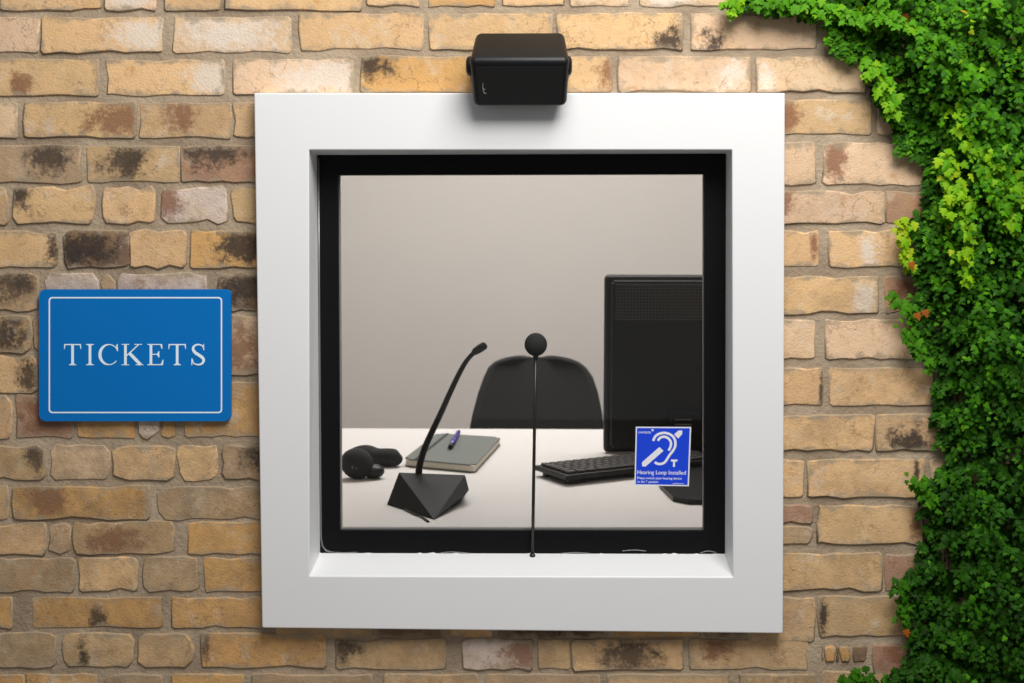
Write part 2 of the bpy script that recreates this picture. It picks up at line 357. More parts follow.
def outline(p, n_long, n_short, jit, rnd):
    """irregular rounded outline of a quad p (TL,TR,BR,BL), as wall-plane points"""
    TL, TR, BR, BL = p
    W = (TR - TL).length; H = (TL - BL).length
    def q(u, v): return (TL * (1 - u) + TR * u) * v + (BL * (1 - u) + BR * u) * (1 - v)
    ru = min(0.45, rnd * rng.uniform(0.6, 1.6) / W); pts = []
    edges = [((0, 1), (1, 1), n_long, W), ((1, 1), (1, 0), n_short, H), ((1, 0), (0, 0), n_long, W), ((0, 0), (0, 1), n_short, H)]
    for (a, b, n, ln) in edges:
        r = min(0.4, rnd * rng.uniform(0.5, 1.8) / ln)
        for k in range(n):
            t = r + (1 - 2 * r) * k / (n - 1)
            u = a[0] + (b[0] - a[0]) * t; vv = a[1] + (b[1] - a[1]) * t
            P = q(u, vv); ctr = q(0.5, 0.5); d = rng.normal(0, jit)
            if rng.random() < 0.13: d -= jit * rng.uniform(1.5, 3.5)
            nrm = Vector((1 if a[0] == b[0] == 1 else -1 if a[0] == b[0] == 0 else 0, 0, 1 if a[1] == b[1] == 1 else -1 if a[1] == b[1] == 0 else 0))
            pts.append(P + nrm * d)
    return pts
def brick_mesh(p, lo, hi, front, jit=0.0010, rnd=0.0032):
    W = (p[1] - p[0]).length
    nl = max(3, min(8, int(W / 0.028) + 2)); o = outline(p, nl, 3, jit, rnd); n = len(o)
    c = sum(o, Vector()) / n
    inner = []
    for P in o:
        d = c - P; d.y = 0; k = min(0.0032 / max(abs(d.length), 1e-6), 0.4); inner.append(P + d.normalized() * 0.0032 if k < 0.4 else P + d * 0.3)
    tilt = Vector((rng.normal(0, 0.005), 0, rng.normal(0, 0.010)))
    def fy(P): return front + (P - c).dot(tilt)
    V = [Vector((P.x, 0.03, P.z)) for P in o] + [Vector((P.x, fy(P) + 0.0028, P.z)) for P in o] + [Vector((P.x, fy(P), P.z)) for P in inner] + [Vector((c.x, front - 0.0005, c.z))]
    Fc = []
    for i in range(n):
        j = (i + 1) % n
        Fc += [(i, j, n + j, n + i), (n + i, n + j, 2 * n + j, 2 * n + i), (2 * n + i, 2 * n + j, 3 * n)]
    return V, Fc, c
STN = {'d': 'dark_stain', 'r': 'red_stain', 'w': 'white_stain'}
def parse(s):
    a = s[1:].split('.')[1:]; return STN[s[0]], [float('0.' + x) if x != '0' else 0.0 for x in a]
covered = []
for (y0, y1, row) in L_:
    for spec in row:
        x0, x1, t = spec[:3]
        covered.append((x0, x1, y0, y1))
        g_ = 0.9 if x1 - x0 > 18 else 0.2
        p = [at(x0 - g_, y0 - g_), at(x1 + g_, y0 - g_), at(x1 + g_, y1 + g_), at(x0 - g_, y1 + g_)]
        V, Fc, c = brick_mesh(p, 0, 1, rng.uniform(-0.0022, 0.0006), *((0.0017, 0.0085) if y0 > 185 and x1 < 330 and t in 'TGYKWP' else (0.0011, 0.0034)))
        me = me_of('brick', [q - c for q in V], Fc, False)
        me.polygons.foreach_set('use_smooth', [i % 3 == 1 for i in range(len(me.polygons))])
        o = link('brick', me, M['brick'], wall); o.location = c
        k = rng.uniform(0.90, 1.06); hue = rng.uniform(-0.02, 0.012)
        l = lin(TON[t]); o.color = (l[0] * k, l[1] * k * (1 + hue), l[2] * k * 1.12 * (1 - hue), 1)
        cxp = (x0 + x1) / 2; o['grime'] = float(np.clip((0.10 if y1 < 96 else (0.22 if y1 < 275 else 0.42) if cxp < 300 else 0.40 if y0 > 595 and cxp < 740 else 0.10 + 0.28 * max(0, y0 - 180) / 480) + rng.normal(0, 0.08), 0.03, 0.7))
        for s in spec[3:]:
            nm, val = parse(s); o[nm] = val
# the wall beyond the picture and under the ivy: same courses, joined
V, Fc, T = [], [], []
ys = []
y = -26 - 43
while y > -560: ys.append((y, y + 36)); y -= 43
inner_rows = sorted(set((a, b) for a, b, r in L_ if 30 < b - a < 46))
y = 718
while y < 960: ys.append((y, y + 35)); y += 43
def lay(x, xe, y0, y1):
    while x < xe:
        wd = rng.choice([58, 118, 122, 116, 90]); x2 = min(x + wd, xe)
        if x2 - x > 20:
            p = [at(x, y0), at(x2, y0), at(x2, y1), at(x, y1)]
            a, b, c = brick_mesh(p, 0, 1, rng.uniform(-0.003, 0.0005)); n = len(V)
            V.extend(a); Fc.extend([tuple(i + n for i in q) for q in b])
            l = lin(TON[random.choice('YYYPPOGTTR')]); T.extend([l] * len(a))
        x = x2 + 7
for (y0, y1) in ys: lay(-700 + rng.uniform(0, 60), 1720, y0, y1)
for (y0, y1, row) in L_:
    lx = min(r_[0] for r_ in row); rx_ = max(r_[1] for r_ in row)
    if lx <= 0: lay(-700 - rng.uniform(0, 60), lx - 7, y0, y1)
    if rx_ >= 905 or (rx_ == 820 and y1 < 10) or (800 < rx_ and y0 < 60): lay(rx_ + 7, 1720, y0, y1)
lay(947, 1720, 672, 708)
me = me_of('brick_courses', V, Fc, False)
me.polygons.foreach_set('use_smooth', [i % 3 == 1 for i in range(len(me.polygons))])
ca = me.color_attributes.new('tone', 'FLOAT_COLOR', 'POINT'); ca.data.foreach_set('color', np.array(T, dtype=np.float32).ravel())
bf = link('brick_courses', me, M['brickfar'], wall); bf['kind'] = 'stuff'

# ------------------------------------------------------------------ window
win = thing('window_1', 'square ticket window with wide white surround and black inner frame', 'window', (0, 0, 0)); win['kind'] = 'structure'
IN = [(309, 150), (732, 150), (733, 577), (309.5, 576)]
BK = [(317, 155), (726, 153.5), (725, 554), (320, 553)]
def surround():
    bm = bmesh.new()
    A0 = ringpts(OUT, FACE); A1 = [Vector((p.x, 0.004, p.z)) for p in A0]
    B0 = ringpts(IN, FACE); B1 = ringpts(BK, GY - 0.0005)
    rings = [[bm.verts.new(p) for p in r] for r in (A1, A0, B0, B1)]
    for r0, r1 in zip(rings, rings[1:]):
        for i in range(4): bm.faces.new((r0[i], r0[(i + 1) % 4], r1[(i + 1) % 4], r1[i]))
    be = [e for e in bm.edges if len(e.link_faces) == 2]
    bmesh.ops.bevel(bm, geom=be, offset=0.0022, segments=3, profile=0.5, affect='EDGES')
    return bm_obj('surround', bm, M['white'], win)
surround()
def lerp(a, b, t): return a + (b - a) * t
# black frame: four rails, each its own piece
o4 = ringpts([(315, 153.5), (727, 152), (727, 556), (317, 555)], GY); i4 = ringpts([(338, 175), (704, 174), (704, 531), (340, 530.5)], GY)
o4 = [Vector(p) for p in o4]
for i in range(4):
    j = (i + 1) % 4; bm = bmesh.new()
    add_prism(bm, [o4[i], o4[j], i4[j], i4[i]], (0, 0.019, 0))
    bmesh.ops.bevel(bm, geom=list(bm.edges), offset=0.0005, segments=2, profile=0.5, affect='EDGES')
    bm_obj('frame_rail', bm, M['blackframe'], win)
# grey gasket round the pane
g4 = [p + Vector((0, 0.010, 0)) for p in i4]
c4 = sum(g4, Vector()) / 4
gi = []
for p in g4: gi.append(Vector((p.x + (0.0022 if p.x < c4.x else -0.001), p.y, p.z + (0.0030 if p.z < c4.z else -0.001))))
bm = bmesh.new()
for i in range(4):
    j = (i + 1) % 4; add_prism(bm, [g4[i], g4[j], gi[j], gi[i]], (0, 0.008, 0))
bm_obj('glazing_gasket', bm, M['gasket'], win)
# pane
PY = GY + 0.020
bm = bmesh.new()
xs = [p.x for p in i4]; zs = [p.z for p in i4]
add_box(bm, ((min(xs) + max(xs)) / 2, PY + 0.003, (min(zs) + max(zs)) / 2), (max(xs) - min(xs) + 0.02, 0.006, max(zs) - min(zs) + 0.02))
bm_obj('pane', bm, M['glass'], win)
# aluminium edge strip down the side of the black frame, turning in at the foot
bm = bmesh.new()
edge = [at(x, y, GY - 0.001) for x, y in [(318.5, 158), (319.3, 300), (320.6, 480), (321, 538), (322.5, 546), (326, 550.5), (331, 552)]]
add_tube(bm, edge, 0.0016, 8); bm_obj('edge_strip', bm, M['silver'], win)
# sealant bead along the sill
bm = bmesh.new()
pts, rr = [], []
for k in range(90):
    t = k / 89; p = lerp(at(321, 554.0, GY - 0.001), at(724, 554.8, GY - 0.001), t)
    pts.append(p + Vector((0, 0, rng.normal(0, 0.0007)))); rr.append(max(0.0006, 0.0012 + rng.normal(0, 0.0007)))
add_tube(bm, pts, rr, 8); bm_obj('sealant_bead', bm, M['sealant'], win)
for seg in ([(622, 551), (634, 550), (646, 551)], [(700, 553), (708, 551), (716, 552.5)], [(440, 553), (452, 552), (470, 553.3)], [(560, 553.5), (575, 552.6), (590, 553.4)], [(330, 552), (345, 552.8), (357, 552.2)]):
    bm = bmesh.new(); sp = spline([at(x, y, GY - 0.0015) for x, y in seg], 5)
    add_tube(bm, sp, [0.0003 + 0.0007 * abs(math.sin(k * 1.7)) for k in range(len(sp))], 6); bm_obj('sealant_smear', bm, M['smear'], win)

# ------------------------------------------------------------------ loudspeaker above the window
TH = math.radians(40)
fwd = Vector((0, -math.cos(TH), -math.sin(TH))); upv = Vector((0, -math.sin(TH), math.cos(TH)))
pt = at(519.3, 60, -0.130)
W_, H_, D_ = 0.166, 0.0965, 0.088
ctr = Vector((pt.x, pt.y, pt.z)) - fwd * (D_ / 2) - upv * (H_ / 2)
RX = Matrix((Vector((1, 0, 0)), fwd, upv)).transposed()      # local x, y=forward, z=up
spk = thing('loudspeaker', 'small black loudspeaker tilted down on a bracket above the white window surround', 'speaker', (ctr.x, 0, ctr.z))
b2 = bmesh.new(); bmesh.ops.create_cube(b2, size=1)
for v_ in b2.verts:
    k = 1.0 if v_.co.y > 0 else 0.90
    kz = 1.0 if v_.co.y > 0 else 0.96
    wx = W_ * k * (1.0 if v_.co.z > 0 else 0.955)
    v_.co = Vector((v_.co.x * wx, v_.co.y * D_, v_.co.z * H_ * kz))
bmesh.ops.bevel(b2, geom=list(b2.edges), offset=0.011, segments=5, profile=0.5, affect='EDGES')
bm = bmesh.new()
for v_ in b2.verts: v_.co = RX @ v_.co + ctr
for f_ in b2.faces: f_.smooth = True
join(bm, b2); bm_obj('cabinet', bm, M['spk'], spk)
bm = bmesh.new(); b2 = bmesh.new(); bmesh.ops.create_cube(b2, size=1)
for v_ in b2.verts: v_.co = Vector((v_.co.x * (0.146 if v_.co.z > 0 else 0.139), v_.co.y * 0.002, v_.co.z * 0.0755))
bmesh.ops.bevel(b2, geom=list(b2.edges), offset=0.0015, segments=2, affect='EDGES')
for v_ in b2.verts: v_.co = RX @ (v_.co + Vector((0, D_ / 2, -0.002))) + ctr
join(bm, b2); gr = bm_obj('grille', bm, M['grille'], spk)
# small curl emblem on the grille
bm = bmesh.new()
def onface(x, z): return RX @ Vector((x, D_ / 2 + 0.0012, z)) + ctr
e1 = spline([onface(-0.0605, 0.004), onface(-0.0615, -0.004), onface(-0.0605, -0.013), onface(-0.0585, -0.0165), onface(-0.056, -0.0175)], 5)
add_tube(bm, e1, [0.0004 + 0.0006 * math.sin(math.pi * k / (len(e1) - 1)) for k in range(len(e1))], 6)
e2 = spline([onface(-0.0610, -0.006), onface(-0.0590, -0.009), onface(-0.0570, -0.008)], 4); add_tube(bm, e2, 0.0005, 6)
bm_obj('emblem', bm, M['emblem'], gr)
kc = at(519, 66, -0.090)
for s in (-1, 1):
    bm = bmesh.new(); x = kc.x + s * 0.0825
    add_tube(bm, [(x - s * 0.006, kc.y, kc.z), (x - s * 0.001, kc.y, kc.z), (x + s * 0.003, kc.y, kc.z), (x + s * 0.0055, kc.y, kc.z)], [0.0165, 0.0165, 0.0155, 0.010], 24)
    bm_obj('bracket_knob', bm, M['spk'], spk)
bm = bmesh.new()
for s in (-1, 1): add_box(bm, (kc.x + s * 0.0835, kc.y / 2 - 0.001, kc.z), (0.003, abs(kc.y) + 0.004, 0.018))
add_box(bm, (kc.x, -0.0060, kc.z), (0.170, 0.003, 0.018), bev=0.001); bm_obj('bracket', bm, M['spk'], spk)

# ------------------------------------------------------------------ TICKETS sign
sg = [at(39, 289.5, -0.012), at(230.5, 289.5, -0.012), at(231, 421, -0.012), at(39.5, 421, -0.012)]
sc_ = sum(sg, Vector()) / 4
sign = thing('ticket_sign', 'blue rounded sign reading TICKETS with a thin pale border, on the bricks', 'sign', (sc_.x, 0, sc_.z))
SX = (sg[1] - sg[0]).length; SZ = (sg[0] - sg[3]).length
def rrect(x0, x1, y0, y1, r, Y, n=6):
    p = []
    for cx, cy_, a0 in ((x1 - r, y0 + r, 0), (x0 + r, y0 + r, 90), (x0 + r, y1 - r, 180), (x1 - r, y1 - r, 270)):
        for k in range(n + 1):
            a = math.radians(a0 + 90 * k / n); p.append(at(cx + r * math.cos(a), cy_ - r * math.sin(a), Y))
    return p
bm = bmesh.new(); add_prism(bm, rrect(39, 230.8, 289.5, 421.2, 6, -0.012), (0, 0.0085, 0))
bmesh.ops.bevel(bm, geom=[e for e in bm.edges if all(abs(v_.co.y + 0.012) < 1e-5 for v_ in e.verts)], offset=0.0008, segments=2, affect='EDGES')
bm_obj('panel', bm, M['blue'], sign)
MM = SX / 192.0
bm = bmesh.new(); a = rrect(48.7, 222.2, 297, 413.2, 3.6, -0.0122); b = rrect(50.1, 220.8, 298.4, 411.8, 2.6, -0.0122)
n = len(a); r = [[bm.verts.new(q) for q in x] for x in (a, b)]; r2 = [[bm.verts.new(q + Vector((0, -0.0003, 0))) for q in x] for x in (a, b)]
for i in range(n):
    j = (i + 1) % n
    bm.faces.new((r2[0][i], r2[0][j], r2[1][j], r2[1][i])); bm.faces.new((r[0][i], r[0][j], r2[0][j], r2[0][i])); bm.faces.new((r[1][i], r[1][j], r2[1][j], r2[1][i]))
bm_obj('border_line', bm, M['ice'], sign)
def stroke(P, Wd):       # variable width ribbon -> quads
    out = []
    for i in range(len(P) - 1):
        def nrm(i):
            a = P[max(i - 1, 0)]; b = P[min(i + 1, len(P) - 1)]; d = Vector((b[0] - a[0], b[1] - a[1])).normalized(); return Vector((-d.y, d.x))
        n0, n1 = nrm(i), nrm(i + 1); p0 = Vector(P[i][:2]); p1 = Vector(P[i + 1][:2])
        out.append([p0 + n0 * Wd[i] / 2, p1 + n1 * Wd[i + 1] / 2, p1 - n1 * Wd[i + 1] / 2, p0 - n0 * Wd[i] / 2])
    return out
def R4(x0, y0, x1, y1): return [(x0, y0), (x1, y0), (x1, y1), (x0, y1)]
def sp2(P, n=8): return [(q.x, q.y) for q in spline([(x, y, 0) for x, y in P], n)]
def letter(ch, w):       # cap height 1
    th, tn = 0.125, 0.05
    if ch == 'T':
        m = w / 2
        return [R4(m - th / 2, 0.03, m + th / 2, 0.97), R4(0.01, 0.945, w - 0.01, 1), R4(m - 0.17, 0, m + 0.17, 0.035),
                [(0.01, 1), (0.07, 0.945), (0.03, 0.76), (0, 0.76)], [(w - 0.01, 1), (w - 0.07, 0.945), (w - 0.03, 0.76), (w, 0.76)],
                [(m - th / 2, 0.09), (m - th / 2, 0.03), (m - 0.14, 0.03)], [(m + th / 2, 0.09), (m + th / 2, 0.03), (m + 0.14, 0.03)]]
    if ch == 'I':
        m = w / 2
        return [R4(m - th / 2, 0.02, m + th / 2, 0.98), R4(0, 0, w, 0.035), R4(0, 0.965, w, 1),
                [(m - th / 2, 0.09), (m - th / 2, 0.03), (m - 0.14, 0.03)], [(m + th / 2, 0.09), (m + th / 2, 0.03), (m + 0.14, 0.03)],
                [(m - th / 2, 0.91), (m - th / 2, 0.97), (m - 0.14, 0.97)], [(m + th / 2, 0.91), (m + th / 2, 0.97), (m + 0.14, 0.97)]]
    if ch == 'E':
        return [R4(0.10, 0.02, 0.10 + th, 0.98), R4(0, 0, w - 0.03, 0.05), R4(0, 0.955, w - 0.07, 1), R4(0.2, 0.49, w - 0.24, 0.535),
                [(w - 0.03, 0), (w, 0.26), (w - 0.04, 0.26), (w - 0.13, 0.05)], [(w - 0.07, 1), (w - 0.05, 0.77), (w - 0.09, 0.77), (w - 0.16, 0.955)],
                [(w - 0.24, 0.36), (w - 0.20, 0.36), (w - 0.20, 0.66), (w - 0.24, 0.66), (w - 0.31, 0.535), (w - 0.31, 0.49)]]
    if ch == 'K':
        return [R4(0.12, 0.02, 0.12 + th, 0.98), R4(0, 0, 0.36, 0.035), R4(0, 0.965, 0.36, 1),
                stroke([(0.24, 0.45), (0.80, 0.97)], [0.055, 0.055])[0], stroke([(0.36, 0.58), (0.90, 0.02)], [0.15, 0.15])[0],
                R4(0.60, 0.965, 0.96, 1), R4(0.66, 0, w, 0.035)]
    if ch == 'C':
        P, Wd = [], []
        for k in range(33):
            a = math.radians(38 + 284 * k / 32); P.append((w * 0.53 + (w * 0.47) * math.cos(a), 0.5 + 0.475 * math.sin(a)))
            Wd.append(0.045 + 0.10 * max(0, -math.cos(a)) ** 0.9)
        return stroke(P, Wd) + [[(w - 0.07, 1.0), (w - 0.03, 1.0), (w - 0.01, 0.66), (w - 0.05, 0.66), (w - 0.12, 0.80)]]
    if ch == 'S':
        P = sp2([(w - 0.07, 0.76), (w - 0.15, 0.92), (w * 0.48, 0.975), (w * 0.22, 0.90), (w * 0.15, 0.76), (w * 0.27, 0.61), (w * 0.55, 0.48), (w * 0.82, 0.34), (w * 0.88, 0.20), (w * 0.75, 0.07), (w * 0.48, 0.025), (w * 0.2, 0.09), (0.06, 0.27)], 5)
        n = len(P); Wd = [0.05 + 0.10 * math.sin(math.pi * k / (n - 1)) ** 2.2 for k in range(n)]
        return stroke(P, Wd) + [[(w - 0.10, 1.0), (w - 0.06, 1.0), (w - 0.05, 0.70), (w - 0.09, 0.70)], [(0.02, 0), (0.06, 0), (0.07, 0.32), (0.02, 0.32)]]
for ch, x0, x1 in (('T', 64, 81.2), ('I', 86, 94), ('C', 98.8, 118.3), ('K', 121.6, 143.4), ('E', 147.5, 163.6), ('T', 168.4, 186), ('S', 191, 205.3)):
    bm = bmesh.new(); wid = (x1 - x0) / 21.2
    for k, poly in enumerate(letter(ch, wid)):
        add_prism(bm, [at(x0 + x * 21.2, 365.2 - z * 21.2, -0.0123 - 0.00001 * k) for x, z in poly], (0, -0.00025, 0))
    bm_obj('letter', bm, M['ice'], sign)

# ------------------------------------------------------------------ hearing loop sticker on the pane
KY = PY - 0.0002
TLs, TRs, BRs, BLs = [at(x, y, KY) for x, y in ((635.8, 426.7), (691.2, 426.9), (688.9, 486.2), (634.4, 485.4))]
st = thing('hearing_loop_sticker', 'blue hearing loop sticker with white ear symbol stuck on the glass', 'sticker', tuple((TLs + BRs) / 2))
def sk(cx, cy, lift=0.0):           # enlarged-detail coordinates -> sticker plane
    u = (cx - 92) / 473; v_ = (cy - 100) / 505
    p = lerp(lerp(TLs, TRs, u), lerp(BLs, BRs, u), v_); return p + Vector((0, -lift, 0))
bm = bmesh.new(); add_prism(bm, [TLs, TRs, BRs, BLs], (0, -0.0003, 0)); bm_obj('backing', bm, M['stickwhite'], st)
bm = bmesh.new(); add_prism(bm, [sk(103, 111, 0.0003), sk(553, 111, 0.0003), sk(553, 594, 0.0003), sk(103, 594, 0.0003)], (0, -0.0002, 0)); bm_obj('blue_panel', bm, M['stickblue'], st)
bm = bmesh.new()
def sk_stroke(P, wd, lift=0.0005):
    P = sp2(P, 6); poly = stroke(P, [wd] * len(P))
    for q in poly: add_prism(bm, [sk(p[0], p[1], lift) for p in q], (0, -0.0002, 0))
sk_stroke([(243, 220), (262, 180), (300, 157), (350, 152), (400, 172), (430, 212), (434, 260), (418, 300), (385, 345), (355, 395), (325, 415), (290, 416), (262, 403)], 21)
sk_stroke([(283, 218), (305, 192), (340, 184), (375, 200), (396, 232), (394, 268), (378, 302)], 21)
ear = bm_obj('ear_symbol', bm, M['stickwhite'], st)
for nm, poly in (('loop_bar', [(152, 405), (298, 272), (335, 305), (185, 440), (155, 440)]), ('loop_bar', [(421, 163), (458, 130), (490, 130), (490, 160), (458, 200)]),
                 ('letter', [(402, 378), (458, 378), (458, 395), (438, 395), (438, 441), (420, 441), (420, 395), (402, 395)])):
    bm = bmesh.new(); add_prism(bm, [sk(x, y, 0.0005) for x, y in poly], (0, -0.0002, 0)); bm_obj(nm, bm, M['stickwhite'], st)
def text(body, x0, x1, ybase, m, parent):
    c = bpy.data.curves.new('lettering', 'FONT'); c.body = body; c.size = 1; c.resolution_u = 3; c.offset = 0.010
    t = bpy.data.objects.new('lettering', c); COL.objects.link(t)
    dg = bpy.context.evaluated_depsgraph_get(); me = bpy.data.meshes.new_from_object(t.evaluated_get(dg))
    bpy.data.objects.remove(t); bpy.data.curves.remove(c)
    xs_ = [v_.co.x for v_ in me.vertices]; k = (x1 - x0) / (max(xs_) - min(xs_)); mn = min(xs_)
    for v_ in me.vertices: v_.co = sk(x0 + (v_.co.x - mn) * k, ybase - v_.co.y * k * 1.05, 0.0007)
    me.name = 'lettering'; me.materials.clear(); return link('lettering', me, m, parent)
text('Hearing Loop Installed', 115, 534, 506, M['stickwhite'], st)
text('Please switch your hearing device', 115, 500, 549, M['stickwhite'], st)
text('to the T position', 115, 298, 580, M['stickwhite'], st)
text('contacta', 116, 222, 156, M['stickwhite'], st)
text('contacta.co.uk', 420, 522, 588, M['stickwhite'], st)
bm = bmesh.new(); add_prism(bm, [sk(226, 122, 0.0005), sk(243, 119, 0.0005), sk(246, 136, 0.0005), sk(230, 139, 0.0005)], (0, -0.0002, 0)); bm_obj('trade_mark', bm, M['stickwhite'], st)

# ------------------------------------------------------------------ ball microphone on the sill (outside)
bp_ = at(532.5, 555.5, GY - 0.010); tp = at(535.8, 344.5, GY - 0.022)
mic = thing('ball_microphone', 'slim black rod microphone with foam ball, standing on the white sill', 'microphone', tuple(bp_))
bm = bmesh.new(); add_tube(bm, [bp_, lerp(bp_, tp, 0.3), lerp(bp_, tp, 0.6), tp], [0.0030, 0.0030, 0.0029, 0.0029], 12); bm_obj('rod', bm, M['rod'], mic)
bm = bmesh.new(); add_ball(bm, tp, 0.0202, sz=1.03, seg=32); bm_obj('foam_ball', bm, M['foam'], mic)
bm = bmesh.new(); add_ball(bm, bp_ + Vector((0, 0, -0.001)), 0.0055, sz=1.1, seg=16); bm_obj('foot', bm, M['rod'], mic)
bm = bmesh.new(); add_tube(bm, [tp - Vector((0, 0, 0.026)), tp - Vector((0, 0, 0.012))], 0.0046, 16); bm_obj('collar', bm, M['rod'], mic)

# ------------------------------------------------------------------ desk
DZ = 0.785
far = atz(540, 429, DZ).y
dk = thing('desk', 'long white desk behind the ticket window glass', 'desk', (0.1, (far + 0.135) / 2, 0))
bm = bmesh.new(); add_box(bm, (0.1, (far + 0.135) / 2, DZ - 0.0125), (3.0, far - 0.135, 0.025), bev=0.002); bm_obj('desk_top', bm, M['desk'], dk)
for sx in (-1, 1):
    for yy in (0.2, far - 0.06):
        bm = bmesh.new(); add_box(bm, (0.1 + sx * 1.4, yy, (DZ - 0.025) / 2), (0.05, 0.05, DZ - 0.025), bev=0.003); bm_obj('leg', bm, M['desklegs'], dk)

# ------------------------------------------------------------------ chair behind the desk
cy = 1.78
cb = at(537, 440, cy)
ch = thing('office_chair', 'dark charcoal shell chair behind the white desk', 'chair', (cb.x, cy - 0.2, 0))
def edge_l(y):  # left / right px of the back at image row y
    tab = [(357.5, 516, 556), (359, 506, 566), (362, 495, 578), (367, 489, 585.5), (376, 484.5, 592), (390, 479.5, 597), (410, 474, 601), (430, 470, 603.5), (470, 466, 609), (505, 470, 606)]
    for a, b in zip(tab, tab[1:]):
        if a[0] <= y <= b[0]:
            t = (y - a[0]) / (b[0] - a[0]); return a[1] + (b[1] - a[1]) * t, a[2] + (b[2] - a[2]) * t
rowsy = [357.5, 358.2, 359, 360.4, 362, 364.5, 367, 371, 376, 383, 390, 400, 410, 420, 430, 450, 470, 488, 505]
V, Fc = [], []; nu = 17
for y in rowsy:
    l_, r_ = edge_l(y)
    for k in range(nu):
        t = k / (nu - 1); p = at(l_ + (r_ - l_) * t, y, cy); s = 2 * t - 1
        V.append(Vector((p.x, cy + 0.01 - 0.025 * s * s - 0.10 * (y - 357) / 150, p.z)))
for a in range(len(rowsy) - 1):
    for k in range(nu - 1): Fc.append((a * nu + k, a * nu + k + 1, (a + 1) * nu + k + 1, (a + 1) * nu + k))
o = link('backrest', me_of('backrest', V, Fc, True), M['chair'], ch)
sm = o.modifiers.new('shell', 'SOLIDIFY'); sm.thickness = 0.014; sm.offset = 0
bm = bmesh.new(); add_box(bm, (cb.x, cy - 0.26, 0.50), (0.42, 0.42, 0.03), bev=0.014, seg=4); bm_obj('seat', bm, M['chair'], ch, True)
for s in (-1, 1):
    bm = bmesh.new(); add_tube(bm, [(cb.x + s * 0.17, cy - 0.10, 0.50), (cb.x + s * 0.175, cy - 0.055, 0.55), (cb.x + s * 0.175, cy - 0.075, 0.66)], 0.011, 10); bm_obj('back_support', bm, M['black'], ch)
    for q in (-1, 1):
        bm = bmesh.new(); add_tube(bm, [(cb.x + s * 0.15, cy - 0.26 + q * 0.15, 0.49), (cb.x + s * 0.21, cy - 0.26 + q * 0.21, 0.0)], [0.013, 0.010], 10); bm_obj('leg', bm, M['black'], ch)

# ------------------------------------------------------------------ gooseneck desk microphone
def hz(px, py, Y): return at(px, py, Y)
P0 = atz(434, 519.5, DZ + 0.001); P1 = atz(387, 504.5, DZ + 0.001)
gm = thing('gooseneck_microphone', 'black gooseneck desk microphone on a faceted wedge base in front of the notebook', 'microphone', ((P0.x + P1.x) / 2, P1.y, DZ))
P2 = at(469, 490, P1.y + 0.02); T1 = at(399, 472.5, P1.y + 0.03); T2 = at(465, 475, P1.y + 0.06); T3 = at(431, 476.5, P0.y + 0.06)
B3 = Vector((P2.x - 0.02, P1.y + 0.12, DZ + 0.001)); B4 = Vector((T1.x + 0.005, P1.y + 0.10, DZ + 0.001))
P2b = Vector((P2.x - 0.018, P2.y + 0.01, DZ + 0.001))
bm = bmesh.new()
for p in (P0, P1, P2, T1, T2, P2b, B3, B4, T1 + Vector((0.01, 0.05, -0.012)), T2 + Vector((-0.01, 0.05, -0.012))): bm.verts.new(p)
bmesh.ops.convex_hull(bm, input=bm.verts)
bmesh.ops.delete(bm, geom=[v_ for v_ in bm.verts if not v_.link_faces], context='VERTS')
base_o = bm_obj('base', bm, M['blackgloss'], gm)
stem0 = at(419, 473, P1.y + 0.045)
yy = stem0.y
neck = [(418.5, 475), (420, 464), (424.5, 449), (431.5, 433), (440.5, 414), (449, 395), (456.5, 379), (463, 366.5), (468, 359), (475, 351.5)]
sp = spline([at(x, y, yy - 0.012 * i / 9) for i, (x, y) in enumerate(neck)], 6)
bm = bmesh.new(); add_tube(bm, sp, [0.0075 - 0.0030 * k / (len(sp) - 1) for k in range(len(sp))], 14); bm_obj('gooseneck', bm, M['black'], gm)
bm = bmesh.new(); a = at(473, 353, yy - 0.012); b = at(486, 344.5, yy - 0.016)
add_tube(bm, [a, lerp(a, b, .1), lerp(a, b, .5), lerp(a, b, .9), b], [0.005, 0.0072, 0.0085, 0.0080, 0.005], 14); bm_obj('capsule', bm, M['foam'], gm)
bm = bmesh.new(); cbl = spline([atz(405, 509, DZ + 0.003), atz(414, 514, DZ + 0.0025), atz(421, 516.5, DZ + 0.0025), atz(428.5, 521.5, DZ + 0.0025)], 5)
add_tube(bm, cbl, 0.002, 8); bm_obj('cable', bm, M['black'], gm)

# ------------------------------------------------------------------ notebook and pen
NH = 0.020
q = [atz(437, 433, DZ + NH), atz(501, 437, DZ + NH), atz(475, 465, DZ + NH), atz(404, 458.5, DZ + NH)]
c = sum(q, Vector()) / 4
nb = thing('notebook', 'grey notebook with elastic band lying on the white desk under a pen', 'notebook', (c.x, c.y, DZ))
def inset(q, k): return [p + (c - p).normalized() * k for p in q]
def level(q, z): return [Vector((p.x, p.y, z)) for p in q]
for z0, z1 in ((DZ + 0.0005, 0.003), (DZ + NH - 0.003, 0.003)):
    bm = bmesh.new(); add_prism(bm, level(q, z0), (0, 0, z1))
    bmesh.ops.bevel(bm, geom=[e for e in bm.edges if abs(e.verts[0].co.z - e.verts[1].co.z) > 0.001], offset=0.012, segments=4, affect='EDGES')
    bm_obj('cover', bm, M['notebook'], nb)
bm = bmesh.new(); add_prism(bm, level(inset(q, 0.006), DZ + 0.0035), (0, 0, NH - 0.0065)); bm_obj('page_block', bm, M['paper'], nb)
bm = bmesh.new(); a0 = lerp(q[0], q[1], 0.17); a1 = lerp(q[3], q[2], 0.17); ax = (q[1] - q[0]).normalized() * 0.004
add_prism(bm, level([a0 - ax, a0 + ax, a1 + ax, a1 - ax], DZ + NH + 0.0001), (0, 0, 0.0012)); bm_obj('elastic_band', bm, M['elastic'], nb)
sp_ = lerp(lerp(q[1], q[2], 0), q[2], 1)
